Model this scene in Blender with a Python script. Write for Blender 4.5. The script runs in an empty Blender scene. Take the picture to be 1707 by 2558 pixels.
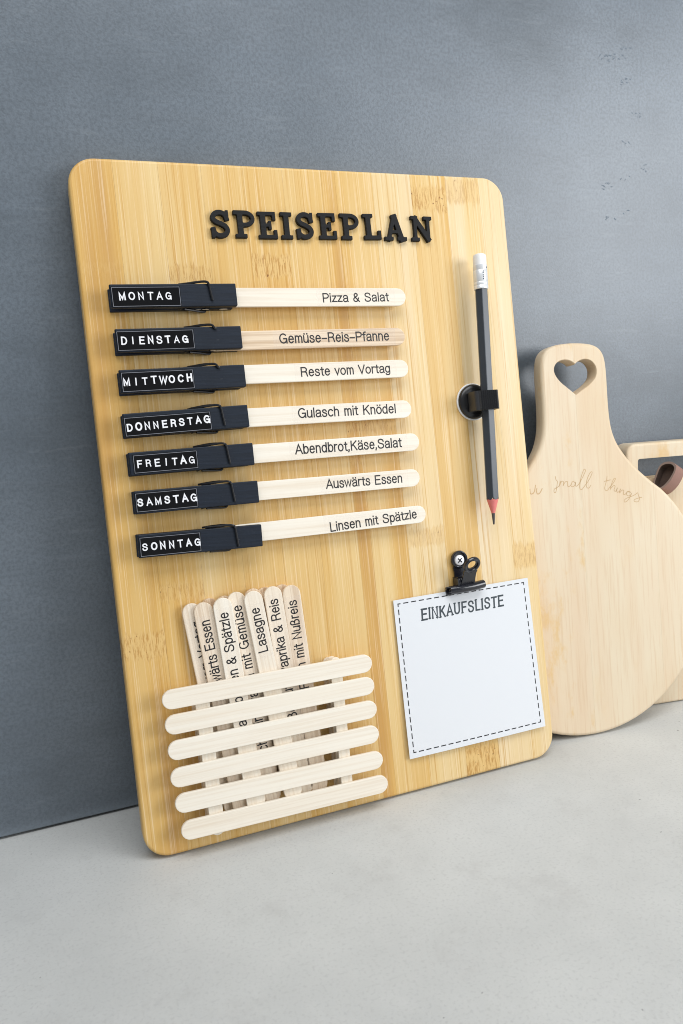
import bpy, bmesh, math, random
from mathutils import Matrix, Vector, noise

S = 0.001                      # everything below is written in millimetres
PI = math.pi
sc = bpy.context.scene
COL = sc.collection
random.seed(11)

# ------------------------------------------------------------------ camera
cam = bpy.data.cameras.new('camera')
cam.sensor_fit = 'HORIZONTAL'; cam.sensor_width = 36.0
cam.lens = 1930.0/1707.0*36.0
cam.clip_start = 0.01; cam.clip_end = 50.0
co = bpy.data.objects.new('camera', cam); COL.objects.link(co)
Rw = Matrix(((0.9286306, -0.3672210, -0.0528579),
             (-0.1095642, -0.1353251, -0.9847247),
             (0.3544586, 0.9202368, -0.1659013)))
M3 = Rw.transposed() @ Matrix(((1, 0, 0), (0, -1, 0), (0, 0, -1)))
co.matrix_world = Matrix.Translation(Vector((-27.485, -431.958, 236.714))*S) @ M3.to_4x4()
sc.camera = co

# ------------------------------------------------------------------ light
w = bpy.data.worlds.new('World'); sc.world = w; w.use_nodes = True
bg = w.node_tree.nodes['Background']
bg.inputs[0].default_value = (0.93, 0.965, 1.0, 1); bg.inputs[1].default_value = 0.32


def area(name, loc, target, sx, sy, power, col):
    l = bpy.data.lights.new(name, 'AREA'); l.shape = 'RECTANGLE'; l.size = sx*S; l.size_y = sy*S
    l.energy = power; l.color = col
    o = bpy.data.objects.new(name, l); COL.objects.link(o)
    o.location = Vector(loc)*S
    d = Vector(target)-Vector(loc)
    o.rotation_euler = d.to_track_quat('-Z', 'Y').to_euler()
    return o


area('window_light', (1000, -860, 470), (130, -10, 170), 620, 560, 8.8, (0.97, 0.985, 1.0))
area('overhead_fill', (60, -700, 1380), (100, 0, 100), 1300, 650, 14.0, (0.98, 0.99, 1.0))  # unseen wide area lamp added overhead to balance the brightness
sc.view_settings.view_transform = 'Standard'; sc.view_settings.look = 'None'
sc.cycles.filter_width = 1.0
sc.view_settings.exposure = 0.0; sc.view_settings.gamma = 1.0


# ------------------------------------------------------------------ materials
def mat(name):
    m = bpy.data.materials.new(name); m.use_nodes = True
    nt = m.node_tree; b = nt.nodes['Principled BSDF']
    return m, nt, b


def N(nt, t, **k):
    n = nt.nodes.new(t)
    for a, v in k.items():
        if a.startswith('i_'):
            n.inputs[int(a[2:])].default_value = v
        else:
            setattr(n, a, v)
    return n


def coords(nt, scale, loc=(0, 0, 0)):
    tc = N(nt, 'ShaderNodeTexCoord'); mp = N(nt, 'ShaderNodeMapping')
    mp.inputs['Scale'].default_value = scale; mp.inputs['Location'].default_value = loc
    nt.links.new(tc.outputs['Object'], mp.inputs[0])
    return mp.outputs[0]


def noise_tex(nt, vec, scale=1.0, detail=3, rough=0.5):
    n = N(nt, 'ShaderNodeTexNoise'); n.inputs['Scale'].default_value = scale
    n.inputs['Detail'].default_value = detail; n.inputs['Roughness'].default_value = rough
    nt.links.new(vec, n.inputs['Vector'])
    return n.outputs['Fac']


def ramp(nt, fac, stops):
    r = N(nt, 'ShaderNodeValToRGB'); e = r.color_ramp.elements
    while len(e) < len(stops):
        e.new(0.5)
    for k, (p, c) in enumerate(stops):
        e[k].position = p; e[k].color = (*c, 1) if len(c) == 3 else c
    nt.links.new(fac, r.inputs[0])
    return r.outputs[0]


def mix(nt, fac, a, b, mode='MIX'):
    m = N(nt, 'ShaderNodeMix', data_type='RGBA', blend_type=mode)
    for s_, v in ((m.inputs[0], fac), (m.inputs[6], a), (m.inputs[7], b)):
        if isinstance(v, (int, float)):
            s_.default_value = v
        elif isinstance(v, tuple):
            s_.default_value = (*v, 1)
        else:
            nt.links.new(v, s_)
    return m.outputs[2]


def math_(nt, op, a, b=0.0, clamp=False):
    m = N(nt, 'ShaderNodeMath', operation=op, use_clamp=clamp)
    for k, v in enumerate((a, b)):
        if isinstance(v, (int, float)):
            m.inputs[k].default_value = v
        else:
            nt.links.new(v, m.inputs[k])
    return m.outputs[0]


def attr(nt, name):
    a = N(nt, 'ShaderNodeAttribute'); a.attribute_type = 'OBJECT'; a.attribute_name = name
    return a.outputs['Fac']


def bump(nt, b, h, strength, dist):
    n = N(nt, 'ShaderNodeBump'); n.inputs['Strength'].default_value = strength
    n.inputs['Distance'].default_value = dist
    nt.links.new(h, n.inputs['Height']); nt.links.new(n.outputs[0], b.inputs['Normal'])


def mr(nt, v, a, b, c=0.0, d=1.0, smooth=True):
    m = N(nt, 'ShaderNodeMapRange')
    if smooth:
        m.interpolation_type = 'SMOOTHSTEP'
    nt.links.new(v, m.inputs[0])
    for k, x in ((1, a), (2, b), (3, c), (4, d)):
        m.inputs[k].default_value = x
    return m.outputs[0]


def plain(name, col, rough=0.5, metal=0.0, spec=0.5, coat=0.0, grain=None, gd=0.0001):
    m, nt, b = mat(name)
    b.inputs['Base Color'].default_value = (*col, 1); b.inputs['Roughness'].default_value = rough
    b.inputs['Metallic'].default_value = metal; b.inputs['Specular IOR Level'].default_value = spec
    b.inputs['Coat Weight'].default_value = coat; b.inputs['Coat Roughness'].default_value = 0.08
    if grain:
        h = noise_tex(nt, coords(nt, grain), 1.0, 4)
        bump(nt, b, h, 0.6, gd)
    return m


def bamboo_material():
    m, nt, b = mat('bamboo')
    tone = attr(nt, 'tone'); seed = attr(nt, 'seed')
    # shift the grain from strip to strip
    tc = N(nt, 'ShaderNodeTexCoord')
    cx = N(nt, 'ShaderNodeCombineXYZ'); nt.links.new(seed, cx.inputs[1]); nt.links.new(seed, cx.inputs[2])
    ad = N(nt, 'ShaderNodeVectorMath', operation='ADD')
    nt.links.new(tc.outputs['Object'], ad.inputs[0]); nt.links.new(cx.outputs[0], ad.inputs[1])

    def mp(scale):
        q = N(nt, 'ShaderNodeMapping'); q.inputs['Scale'].default_value = scale
        nt.links.new(ad.outputs[0], q.inputs[0]); return q.outputs[0]
    fine = noise_tex(nt, mp((1300, 10, 200)), 1.0, 3, 0.6)
    mid = noise_tex(nt, mp((420, 5, 120)), 1.0, 3, 0.6)
    broad = noise_tex(nt, mp((70, 4, 50)), 1.0, 2, 0.5)
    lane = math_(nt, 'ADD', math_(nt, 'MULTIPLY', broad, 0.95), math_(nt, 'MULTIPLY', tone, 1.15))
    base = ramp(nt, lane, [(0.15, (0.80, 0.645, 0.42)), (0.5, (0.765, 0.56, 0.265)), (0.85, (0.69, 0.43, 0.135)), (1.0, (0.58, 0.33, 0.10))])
    fibre = mr(nt, fine, 0.50, 0.66)
    gate = mr(nt, mid, 0.38, 0.62)
    c1 = mix(nt, math_(nt, 'MULTIPLY', math_(nt, 'MULTIPLY', fibre, gate), 0.75), base, (0.58, 0.31, 0.07))
    pale = mr(nt, fine, 0.46, 0.34)
    c1 = mix(nt, math_(nt, 'MULTIPLY', pale, 0.38), c1, (0.93, 0.76, 0.52))
    # nodes of the cane: bands across a strip with short dark fleck fibres
    sep = N(nt, 'ShaderNodeSeparateXYZ'); nt.links.new(tc.outputs['Object'], sep.inputs[0])
    wob = math_(nt, 'MULTIPLY', math_(nt, 'SUBTRACT', noise_tex(nt, mp((600, 40, 1)), 1.0, 2), 0.5), 0.010)
    yy = math_(nt, 'ADD', sep.outputs[1], wob)
    knots = None
    for k in ('1', '2'):
        dist = math_(nt, 'ABSOLUTE', math_(nt, 'SUBTRACT', yy, attr(nt, 'knot'+k)))
        band = math_(nt, 'SUBTRACT', 1.0, math_(nt, 'DIVIDE', dist, attr(nt, 'half'+k)), True)
        band = math_(nt, 'MULTIPLY', mr(nt, band, 0.0, 0.35), attr(nt, 'force'+k))
        knots = band if knots is None else math_(nt, 'MAXIMUM', knots, band)
    fleck = mr(nt, noise_tex(nt, mp((1300, 130, 300)), 1.0, 4, 0.7), 0.47, 0.60)
    kc = mix(nt, fleck, (0.74, 0.50, 0.20), (0.48, 0.245, 0.06))
    c2 = mix(nt, math_(nt, 'MULTIPLY', knots, 0.85), c1, kc)
    dots = mr(nt, noise_tex(nt, mp((700, 480, 300)), 1.0, 1), 0.72, 0.78)
    c2 = mix(nt, math_(nt, 'MULTIPLY', math_(nt, 'MULTIPLY', dots, knots), 0.9), c2, (0.22, 0.09, 0.02))
    nt.links.new(c2, b.inputs['Base Color'])
    b.inputs['Roughness'].default_value = 0.42; b.inputs['Specular IOR Level'].default_value = 0.38
    bump(nt, b, fine, 0.25, 0.0002)
    return m


def birch(name, c0, c1, grain=(14, 700, 300), amount=1.0, rough=0.6):
    m, nt, b = mat(name)
    tc = N(nt, 'ShaderNodeTexCoord'); cx = N(nt, 'ShaderNodeCombineXYZ')
    sd = attr(nt, 'seed'); nt.links.new(sd, cx.inputs[0]); nt.links.new(sd, cx.inputs[2])
    ad = N(nt, 'ShaderNodeVectorMath', operation='ADD')
    nt.links.new(tc.outputs['Object'], ad.inputs[0]); nt.links.new(cx.outputs[0], ad.inputs[1])
    mp = N(nt, 'ShaderNodeMapping'); mp.inputs['Scale'].default_value = grain
    nt.links.new(ad.outputs[0], mp.inputs[0])
    f = noise_tex(nt, mp.outputs[0], 1.0, 4, 0.6)
    mp2 = N(nt, 'ShaderNodeMapping'); mp2.inputs['Scale'].default_value = tuple(g*0.22 for g in grain)
    nt.links.new(ad.outputs[0], mp2.inputs[0])
    f2 = noise_tex(nt, mp2.outputs[0], 1.0, 2, 0.5)
    t = math_(nt, 'ADD', math_(nt, 'MULTIPLY', mr(nt, f, 0.42, 0.68), 0.55*amount), math_(nt, 'MULTIPLY', mr(nt, f2, 0.35, 0.7), 0.45), True)
    c = mix(nt, t, c0, c1)
    dk = math_(nt, 'MULTIPLY', attr(nt, 'tone'), 1.0)
    c = mix(nt, dk, c, mix(nt, mr(nt, f, 0.40, 0.62), (0.80, 0.62, 0.43), (0.55, 0.36, 0.20)))
    nt.links.new(c, b.inputs['Base Color'])
    b.inputs['Roughness'].default_value = rough; b.inputs['Specular IOR Level'].default_value = 0.3
    bump(nt, b, f, 0.25, 0.0001)
    return m


def wall_material():
    m, nt, b = mat('slate_grey_paint')
    v = coords(nt, (1, 1, 1))
    cl = noise_tex(nt, v, 6.5, 6, 0.65)
    st = noise_tex(nt, coords(nt, (9, 9, 55)), 1.0, 4, 0.6)
    sp = noise_tex(nt, v, 560.0, 4, 0.7)
    c = ramp(nt, cl, [(0.32, (0.092, 0.115, 0.140)), (0.66, (0.164, 0.196, 0.232))])
    c = mix(nt, math_(nt, 'MULTIPLY', mr(nt, st, 0.45, 0.75), 0.35), c, (0.155, 0.195, 0.24))
    c = mix(nt, math_(nt, 'MULTIPLY', mr(nt, sp, 0.40, 0.64), 0.45), c, (0.062, 0.076, 0.092))
    ck = noise_tex(nt, coords(nt, (3.2, 3.2, 7.5), (0.4, 0.2, 0.9)), 1.0, 7, 0.72)
    c = mix(nt, math_(nt, 'MULTIPLY', mr(nt, ck, 0.50, 0.66), 0.45), c, (0.066, 0.082, 0.098))
    sx_ = noise_tex(nt, coords(nt, (30, 30, 240)), 1.0, 5, 0.7)
    c = mix(nt, math_(nt, 'MULTIPLY', mr(nt, sx_, 0.56, 0.70), 0.22), c, (0.23, 0.26, 0.29))
    # pale wear along the bottom edge of the panel
    sep = N(nt, 'ShaderNodeSeparateXYZ'); tc = N(nt, 'ShaderNodeTexCoord'); nt.links.new(tc.outputs['Object'], sep.inputs[0])
    edge = mr(nt, math_(nt, 'ADD', sep.outputs[2], math_(nt, 'MULTIPLY', cl, 0.006)), 0.012, 0.003)
    c = mix(nt, math_(nt, 'MULTIPLY', edge, 0.35), c, (0.27, 0.32, 0.37))
    nt.links.new(c, b.inputs['Base Color'])
    b.inputs['Roughness'].default_value = 0.40; b.inputs['Specular IOR Level'].default_value = 0.75
    h = noise_tex(nt, v, 900.0, 3, 0.6)
    h2 = noise_tex(nt, v, 60.0, 3, 0.5)
    bump(nt, b, math_(nt, 'ADD', h, math_(nt, 'MULTIPLY', h2, 0.15)), 0.20, 0.0005)
    return m


def table_material():
    m, nt, b = mat('pale_grey_concrete')
    v = coords(nt, (1, 1, 1))
    cl = noise_tex(nt, v, 9.0, 6, 0.62)
    sm = noise_tex(nt, v, 55.0, 5, 0.7)
    sp = noise_tex(nt, v, 620.0, 4, 0.7)
    c = ramp(nt, cl, [(0.28, (0.50, 0.51, 0.50)), (0.72, (0.60, 0.61, 0.595))])
    c = mix(nt, math_(nt, 'MULTIPLY', mr(nt, sm, 0.5, 0.72), 0.35), c, (0.60, 0.605, 0.595))
    c = mix(nt, math_(nt, 'MULTIPLY', mr(nt, sp, 0.50, 0.66), 0.38), c, (0.40, 0.405, 0.40))
    dk = mr(nt, noise_tex(nt, v, 260.0, 1, 0.5), 0.79, 0.80)
    c = mix(nt, math_(nt, 'MULTIPLY', dk, 0.7), c, (0.16, 0.16, 0.16))
    md = noise_tex(nt, v, 22.0, 6, 0.75)
    c = mix(nt, math_(nt, 'MULTIPLY', mr(nt, md, 0.52, 0.70), 0.4), c, (0.43, 0.43, 0.42))
    nt.links.new(c, b.inputs['Base Color'])
    b.inputs['Roughness'].default_value = 0.62; b.inputs['Specular IOR Level'].default_value = 0.35
    bump(nt, b, math_(nt, 'ADD', sm, math_(nt, 'MULTIPLY', sp, 0.5)), 0.25, 0.0005)
    return m


def beech_material():
    m, nt, b = mat('pale_rubberwood')
    tc = N(nt, 'ShaderNodeTexCoord'); cx = N(nt, 'ShaderNodeCombineXYZ'); sd = attr(nt, 'seed')
    nt.links.new(sd, cx.inputs[1]); nt.links.new(sd, cx.inputs[2])
    ad = N(nt, 'ShaderNodeVectorMath', operation='ADD')
    nt.links.new(tc.outputs['Object'], ad.inputs[0]); nt.links.new(cx.outputs[0], ad.inputs[1])

    def mp(scale):
        q = N(nt, 'ShaderNodeMapping'); q.inputs['Scale'].default_value = scale
        nt.links.new(ad.outputs[0], q.inputs[0]); return q.outputs[0]
    warp = noise_tex(nt, mp((18, 6, 10)), 1.0, 2)
    w1 = N(nt, 'ShaderNodeTexWave', wave_type='BANDS', bands_direction='X')
    w1.inputs['Scale'].default_value = 13; w1.inputs['Distortion'].default_value = 9.0
    w1.inputs['Detail'].default_value = 3; w1.inputs['Detail Scale'].default_value = 0.6
    nt.links.new(mp((1, 0.13, 1)), w1.inputs['Vector'])
    f = noise_tex(nt, mp((700, 22, 200)), 1.0, 3, 0.6)
    c = ramp(nt, warp, [(0.3, (0.74, 0.60, 0.43)), (0.5, (0.75, 0.635, 0.465)), (0.72, (0.70, 0.545, 0.36))])
    c = mix(nt, math_(nt, 'MULTIPLY', mr(nt, w1.outputs['Fac'], 0.5, 1.0), 0.20), c, (0.70, 0.50, 0.32))
    c = mix(nt, math_(nt, 'MULTIPLY', mr(nt, f, 0.48, 0.68), 0.34), c, (0.62, 0.42, 0.24))
    # honey coloured figure flecks
    fl = noise_tex(nt, mp((48, 20, 30)), 1.0, 5, 0.7)
    c = mix(nt, math_(nt, 'MULTIPLY', math_(nt, 'MULTIPLY', mr(nt, fl, 0.55, 0.70), attr(nt, 'tone')), 0.55), c, (0.70, 0.47, 0.20))
    nt.links.new(c, b.inputs['Base Color'])
    b.inputs['Roughness'].default_value = 0.45; b.inputs['Specular IOR Level'].default_value = 0.38
    bump(nt, b, f, 0.2, 0.0001)
    return m


def black_paint():
    m, nt, b = mat('black_painted_wood')
    f = noise_tex(nt, coords(nt, (60, 900, 400)), 1.0, 4, 0.6)
    g = noise_tex(nt, coords(nt, (300, 300, 300)), 1.0, 4, 0.7)
    c = ramp(nt, f, [(0.3, (0.006, 0.010, 0.018)), (0.75, (0.011, 0.018, 0.032))])
    sc_ = mr(nt, noise_tex(nt, coords(nt, (260, 700, 300), (0.3, 0.1, 0)), 1.0, 3, 0.6), 0.66, 0.74)
    c = mix(nt, math_(nt, 'MULTIPLY', sc_, 0.4), c, (0.085, 0.09, 0.10))
    nt.links.new(c, b.inputs['Base Color'])
    b.inputs['Roughness'].default_value = 0.5; b.inputs['Specular IOR Level'].default_value = 0.3
    bump(nt, b, math_(nt, 'ADD', f, math_(nt, 'MULTIPLY', g, 0.6)), 0.5, 0.0002)
    return m


def tape_material():
    m = bpy.data.materials.new('clear_tape'); m.use_nodes = True; nt = m.node_tree; nt.nodes.clear()
    o = N(nt, 'ShaderNodeOutputMaterial'); t = N(nt, 'ShaderNodeBsdfTransparent'); g = N(nt, 'ShaderNodeBsdfPrincipled')
    g.inputs['Base Color'].default_value = (0.9, 0.87, 0.84, 1); g.inputs['Roughness'].default_value = 0.3
    x = N(nt, 'ShaderNodeMixShader'); x.inputs[0].default_value = 0.05
    nt.links.new(t.outputs[0], x.inputs[1]); nt.links.new(g.outputs[0], x.inputs[2]); nt.links.new(x.outputs[0], o.inputs[0])
    return m


BAMBOO = bamboo_material()
BIRCH = birch('pale_birch', (0.90, 0.85, 0.75), (0.83, 0.74, 0.61))
BEECH = beech_material()
BLACKWOOD = black_paint()
SIGNBLACK = plain('black_letter_paint', (0.008, 0.008, 0.009), 0.6, spec=0.25, grain=(90, 700, 300), gd=0.0004)
INK = plain('black_print', (0.012, 0.012, 0.014), 0.5)
PENCILINK = plain('slate_print', (0.035, 0.05, 0.062), 0.55)
PAPER = plain('white_paper', (0.745, 0.765, 0.795), 0.8, spec=0.2)
TAPE = tape_material()
EMBOSS = plain('glossy_black_tape', (0.002, 0.002, 0.003), 0.10, spec=0.45, grain=(60, 60, 60), gd=0.002)
EDGE = plain('tape_cut_edge_glint', (0.22, 0.23, 0.26), 0.4)  # whitish tape edge, with the light it catches painted in as a pale line
WHITE = plain('embossed_white', (0.88, 0.89, 0.92), 0.5)
WIRE = plain('black_wire', (0.02, 0.02, 0.022), 0.28, metal=0.35, grain=(500, 500, 500), gd=0.0001)
BLACKMETAL = plain('black_enamel', (0.007, 0.008, 0.014), 0.22, spec=0.6, coat=0.3)
BLACKPLASTIC = plain('black_plastic', (0.012, 0.012, 0.013), 0.3, spec=0.5)
STEEL = plain('bright_screw_steel', (0.78, 0.78, 0.80), 0.45, metal=0.45)
FERRULE = plain('silver_white_ferrule', (0.86, 0.88, 0.90), 0.28, metal=0.35)
ERASER = plain('white_eraser', (0.88, 0.88, 0.87), 0.6)
BARREL = plain('charcoal_pencil_lacquer', (0.040, 0.050, 0.064), 0.33, spec=0.5)
REDWOOD = plain('pink_pencil_wood', (0.80, 0.22, 0.20), 0.6, grain=(300, 60, 300), gd=0.0003)
GRAPHITE = plain('graphite', (0.09, 0.085, 0.085), 0.4, metal=0.2)
PAD = plain('white_foam_pad', (0.85, 0.86, 0.87), 0.7)
BURNT = plain('burnt_engraving', (0.56, 0.38, 0.20), 0.7)
LEATHER = plain('brown_leather', (0.30, 0.165, 0.13), 0.5, grain=(900, 900, 900), gd=0.0003)
SUEDE = plain('raw_leather_inside', (0.085, 0.055, 0.042), 0.9, grain=(700, 700, 700), gd=0.0006)
SUEDEEDGE = plain('raw_leather_edge', (0.26, 0.19, 0.16), 0.9)
WALLM = wall_material(); TABLEM = table_material()


# ------------------------------------------------------------------ mesh helpers
class MB:
    def __init__(s):
        s.v = []; s.f = []; s.m = []; s.sm = []

    def add(s, vs, fs, mi=0, smooth=False, M=None):
        o = len(s.v)
        for p in vs:
            p = Vector(p)
            if M is not None:
                p = M @ p
            s.v.append(p)
        for f in fs:
            s.f.append([o+k for k in f]); s.m.append(mi); s.sm.append(smooth)

    def box(s, x0, x1, y0, y1, z0, z1, mi=0, M=None):
        s.add([(x0, y0, z0), (x1, y0, z0), (x1, y1, z0), (x0, y1, z0), (x0, y0, z1), (x1, y0, z1), (x1, y1, z1), (x0, y1, z1)],
              [(3, 2, 1, 0), (4, 5, 6, 7), (0, 1, 5, 4), (1, 2, 6, 5), (2, 3, 7, 6), (3, 0, 4, 7)], mi, False, M)

    def prism(s, out, z0, z1, bev=0.0, seg=3, mi=0, M=None, smooth=True):
        """extrude a counter-clockwise outline from z0 to z1 with rounded rims"""
        n = len(out); nor = []
        for k in range(n):
            a = Vector(out[k-1]); b = Vector(out[k]); c = Vector(out[(k+1) % n])
            t = (b-a).normalized()+(c-b).normalized()
            if t.length < 1e-6:
                t = c-b
            t.normalize(); cs = max(0.5, t.dot((c-b).normalized()))
            nor.append(Vector((t.y, -t.x))/cs)
        lay = []
        if bev > 0:
            for k in range(seg+1):
                a = PI/2*k/seg; lay.append((z0+bev*(1-math.sin(a)), bev*(1-math.cos(PI/2-a)) if False else bev*(1-math.sin(PI/2-(PI/2-a)))))
            lay = [(z0+bev*(1-math.cos(PI/2*k/seg)), bev*(1-math.sin(PI/2*k/seg))) for k in range(seg+1)]
            lay += [(z1-bev*(1-math.sin(PI/2*(1-k/seg)+0)) if False else z1-bev+bev*math.sin(PI/2*k/seg), bev*(1-math.cos(PI/2*k/seg))) for k in range(seg+1)]
        else:
            lay = [(z0, 0), (z1, 0)]
        vs = []
        for z, ins in lay:
            for k in range(n):
                vs.append((out[k][0]-nor[k].x*ins, out[k][1]-nor[k].y*ins, z))
        fs = []
        L = len(lay)
        for j in range(L-1):
            for k in range(n):
                k2 = (k+1) % n
                fs.append((j*n+k, j*n+k2, (j+1)*n+k2, (j+1)*n+k))
        s.add(vs, fs, mi, smooth and bev > 0, M)
        o = len(s.v)-len(vs)
        s.f.append([o+k for k in reversed(range(n))]); s.m.append(mi); s.sm.append(False)
        s.f.append([o+(L-1)*n+k for k in range(n)]); s.m.append(mi); s.sm.append(False)

    def tube(s, path, r, n=8, mi=0, closed=False, M=None):
        P = [Vector(p) for p in path]; m = len(P); rs = r if isinstance(r, (list, tuple)) else [r]*m
        vs = []; up = None
        for k in range(m):
            a = P[k-1] if (k > 0 or closed) else P[k]; b = P[(k+1) % m] if (k < m-1 or closed) else P[k]
            t = (b-a).normalized()
            if up is None:
                up = Vector((0, 0, 1)) if abs(t.z) < 0.9 else Vector((1, 0, 0))
            side = t.cross(up).normalized(); up = side.cross(t).normalized()
            for j in range(n):
                an = 2*PI*j/n
                vs.append(P[k]+(side*math.cos(an)+up*math.sin(an))*rs[k])
        fs = []
        for k in range(m if closed else m-1):
            k2 = (k+1) % m
            for j in range(n):
                j2 = (j+1) % n
                fs.append((k*n+j, k2*n+j, k2*n+j2, k*n+j2)[::-1])
        if not closed:
            fs.append(tuple(range(n))); fs.append(tuple((m-1)*n+j for j in reversed(range(n))))
        s.add(vs, fs, mi, True, M)

    def lathe(s, prof, n=24, mi=0, M=None, smooth=True):
        """profile of (radius, z) turned about z"""
        vs = []
        for r, z in prof:
            for j in range(n):
                a = 2*PI*j/n; vs.append((r*math.cos(a), r*math.sin(a), z))
        fs = []
        for k in range(len(prof)-1):
            for j in range(n):
                j2 = (j+1) % n
                fs.append((k*n+j, k*n+j2, (k+1)*n+j2, (k+1)*n+j))
        s.add(vs, fs, mi, smooth, M)
        o = len(s.v)-len(vs); L = len(prof)
        s.f.append([o+j for j in reversed(range(n))]); s.m.append(mi); s.sm.append(False)
        s.f.append([o+(L-1)*n+j for j in range(n)]); s.m.append(mi); s.sm.append(False)

    def mesh(s, name, mats, sharp=35):
        me = bpy.data.meshes.new(name)
        me.from_pydata([tuple(p*S) for p in s.v], [], s.f)
        for m in mats:
            me.materials.append(m)
        me.polygons.foreach_set('material_index', s.m)
        me.polygons.foreach_set('use_smooth', s.sm)
        me.update()
        bm = bmesh.new(); bm.from_mesh(me)
        for e in bm.edges:
            if len(e.link_faces) == 2 and e.calc_face_angle(0) > math.radians(sharp):
                e.smooth = False
        bm.to_mesh(me); bm.free()
        return me

    def build(s, name, mats, parent=None, M=None):
        if not isinstance(mats, (list, tuple)):
            mats = [mats]
        return link(name, s.mesh(name, mats), parent, M)


def link(name, data, parent=None, M=None):
    o = bpy.data.objects.new(name, data); COL.objects.link(o)
    if parent is not None:
        o.parent = parent
    if M is not None:
        o.matrix_local = M
    o['tone'] = 0.0; o['seed'] = random.random()*3
    return o


def tag(o, label=None, cat=None, group=None, kind=None):
    if label:
        o['label'] = label
    if cat:
        o['category'] = cat
    if group:
        o['group'] = group
    if kind:
        o['kind'] = kind
    return o


def T(x, y, z, rz=0.0, rx=0.0, ry=0.0):
    return Matrix.Translation(Vector((x, y, z))*S) @ Matrix.Rotation(rz, 4, 'Z') @ Matrix.Rotation(ry, 4, 'Y') @ Matrix.Rotation(rx, 4, 'X')


def frame(x0, y0, lean, yaw, t):
    """frame of a leaning board: x along it, y up it, z out of its front; lower back edge on the table, (x0, y0) = front face foot"""
    U = Vector((0, math.sin(lean), math.cos(lean))); X = Vector((1, 0, 0))
    Rz = Matrix.Rotation(yaw, 3, 'Z'); U = Rz @ U; X = Rz @ X; Nn = X.cross(U)
    o = Vector((x0, y0, 0))
    o.z = 0
    o = o+U*0.0
    M = Matrix((X, U, Nn)).transposed().to_4x4()
    M.translation = Vector((x0, y0, t*math.sin(lean)))*S
    return M


def rrect(x0, y0, x1, y1, r, n=8):
    out = []
    for cx, cy, a0 in ((x1-r, y0+r, -PI/2), (x1-r, y1-r, 0), (x0+r, y1-r, PI/2), (x0+r, y0+r, PI)):
        for k in range(n+1):
            a = a0+PI/2*k/n; out.append((cx+r*math.cos(a), cy+r*math.sin(a)))
    return out


def catmull(P, n=6, closed=False):
    P = [Vector(p) for p in P]; out = []; m = len(P)
    rng = range(m) if closed else range(m-1)
    for k in rng:
        p1 = P[k]; p2 = P[(k+1) % m]
        p0 = P[k-1] if (closed or k > 0) else p1*2-p2
        p3 = P[(k+2) % m] if (closed or k < m-2) else p2*2-p1
        for j in range(n):
            t = j/n
            out.append(0.5*((2*p1)+(p2-p0)*t+(2*p0-5*p1+4*p2-p3)*t*t+(3*p1-p0-3*p2+p3)*t**3))
    if not closed:
        out.append(P[-1])
    return out


# ------------------------------------------------------------------ stroke lettering
XH = 0.74


def el(cx, cy, rx, ry, a0, a1, n=10):
    return [(cx+rx*math.cos(math.radians(a0+(a1-a0)*k/n)), cy+ry*math.sin(math.radians(a0+(a1-a0)*k/n))) for k in range(n+1)]


def cr(*p):
    return [tuple(q) for q in catmull(p, 4)]


SCURVE = cr((.60, .76), (.53, .93), (.33, 1.0), (.13, .93), (.07, .75), (.17, .60), (.34, .53), (.53, .44), (.62, .26), (.53, .07), (.32, 0), (.11, .07), (.04, .26))
DOTS = lambda x, y: [[(x-.14, y+.05), (x-.14, y+.10)], [(x+.14, y+.05), (x+.14, y+.10)]]
A_ = [el(.25, .36, .23, .36, 60, 180, 6)+el(.25, .36, .23, .36, 180, 320, 8)]
LOW_A = [cr((.04, .54), (.10, .69), (.25, .74), (.41, .68), (.45, .54), (.45, .12), (.49, .01)),
         cr((.45, .44), (.32, .40), (.12, .35), (.03, .19), (.09, .04), (.22, 0), (.38, .07), (.45, .22))]
LOW_U = [[(.03, XH)]+[(.03, .22)]+el(.22, .2, .19, .2, 180, 340, 8)+[(.43, .26)], [(.45, XH), (.45, 0)]]
LOW_O = [el(.26, .37, .24, .37, 0, 360, 18)]
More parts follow.
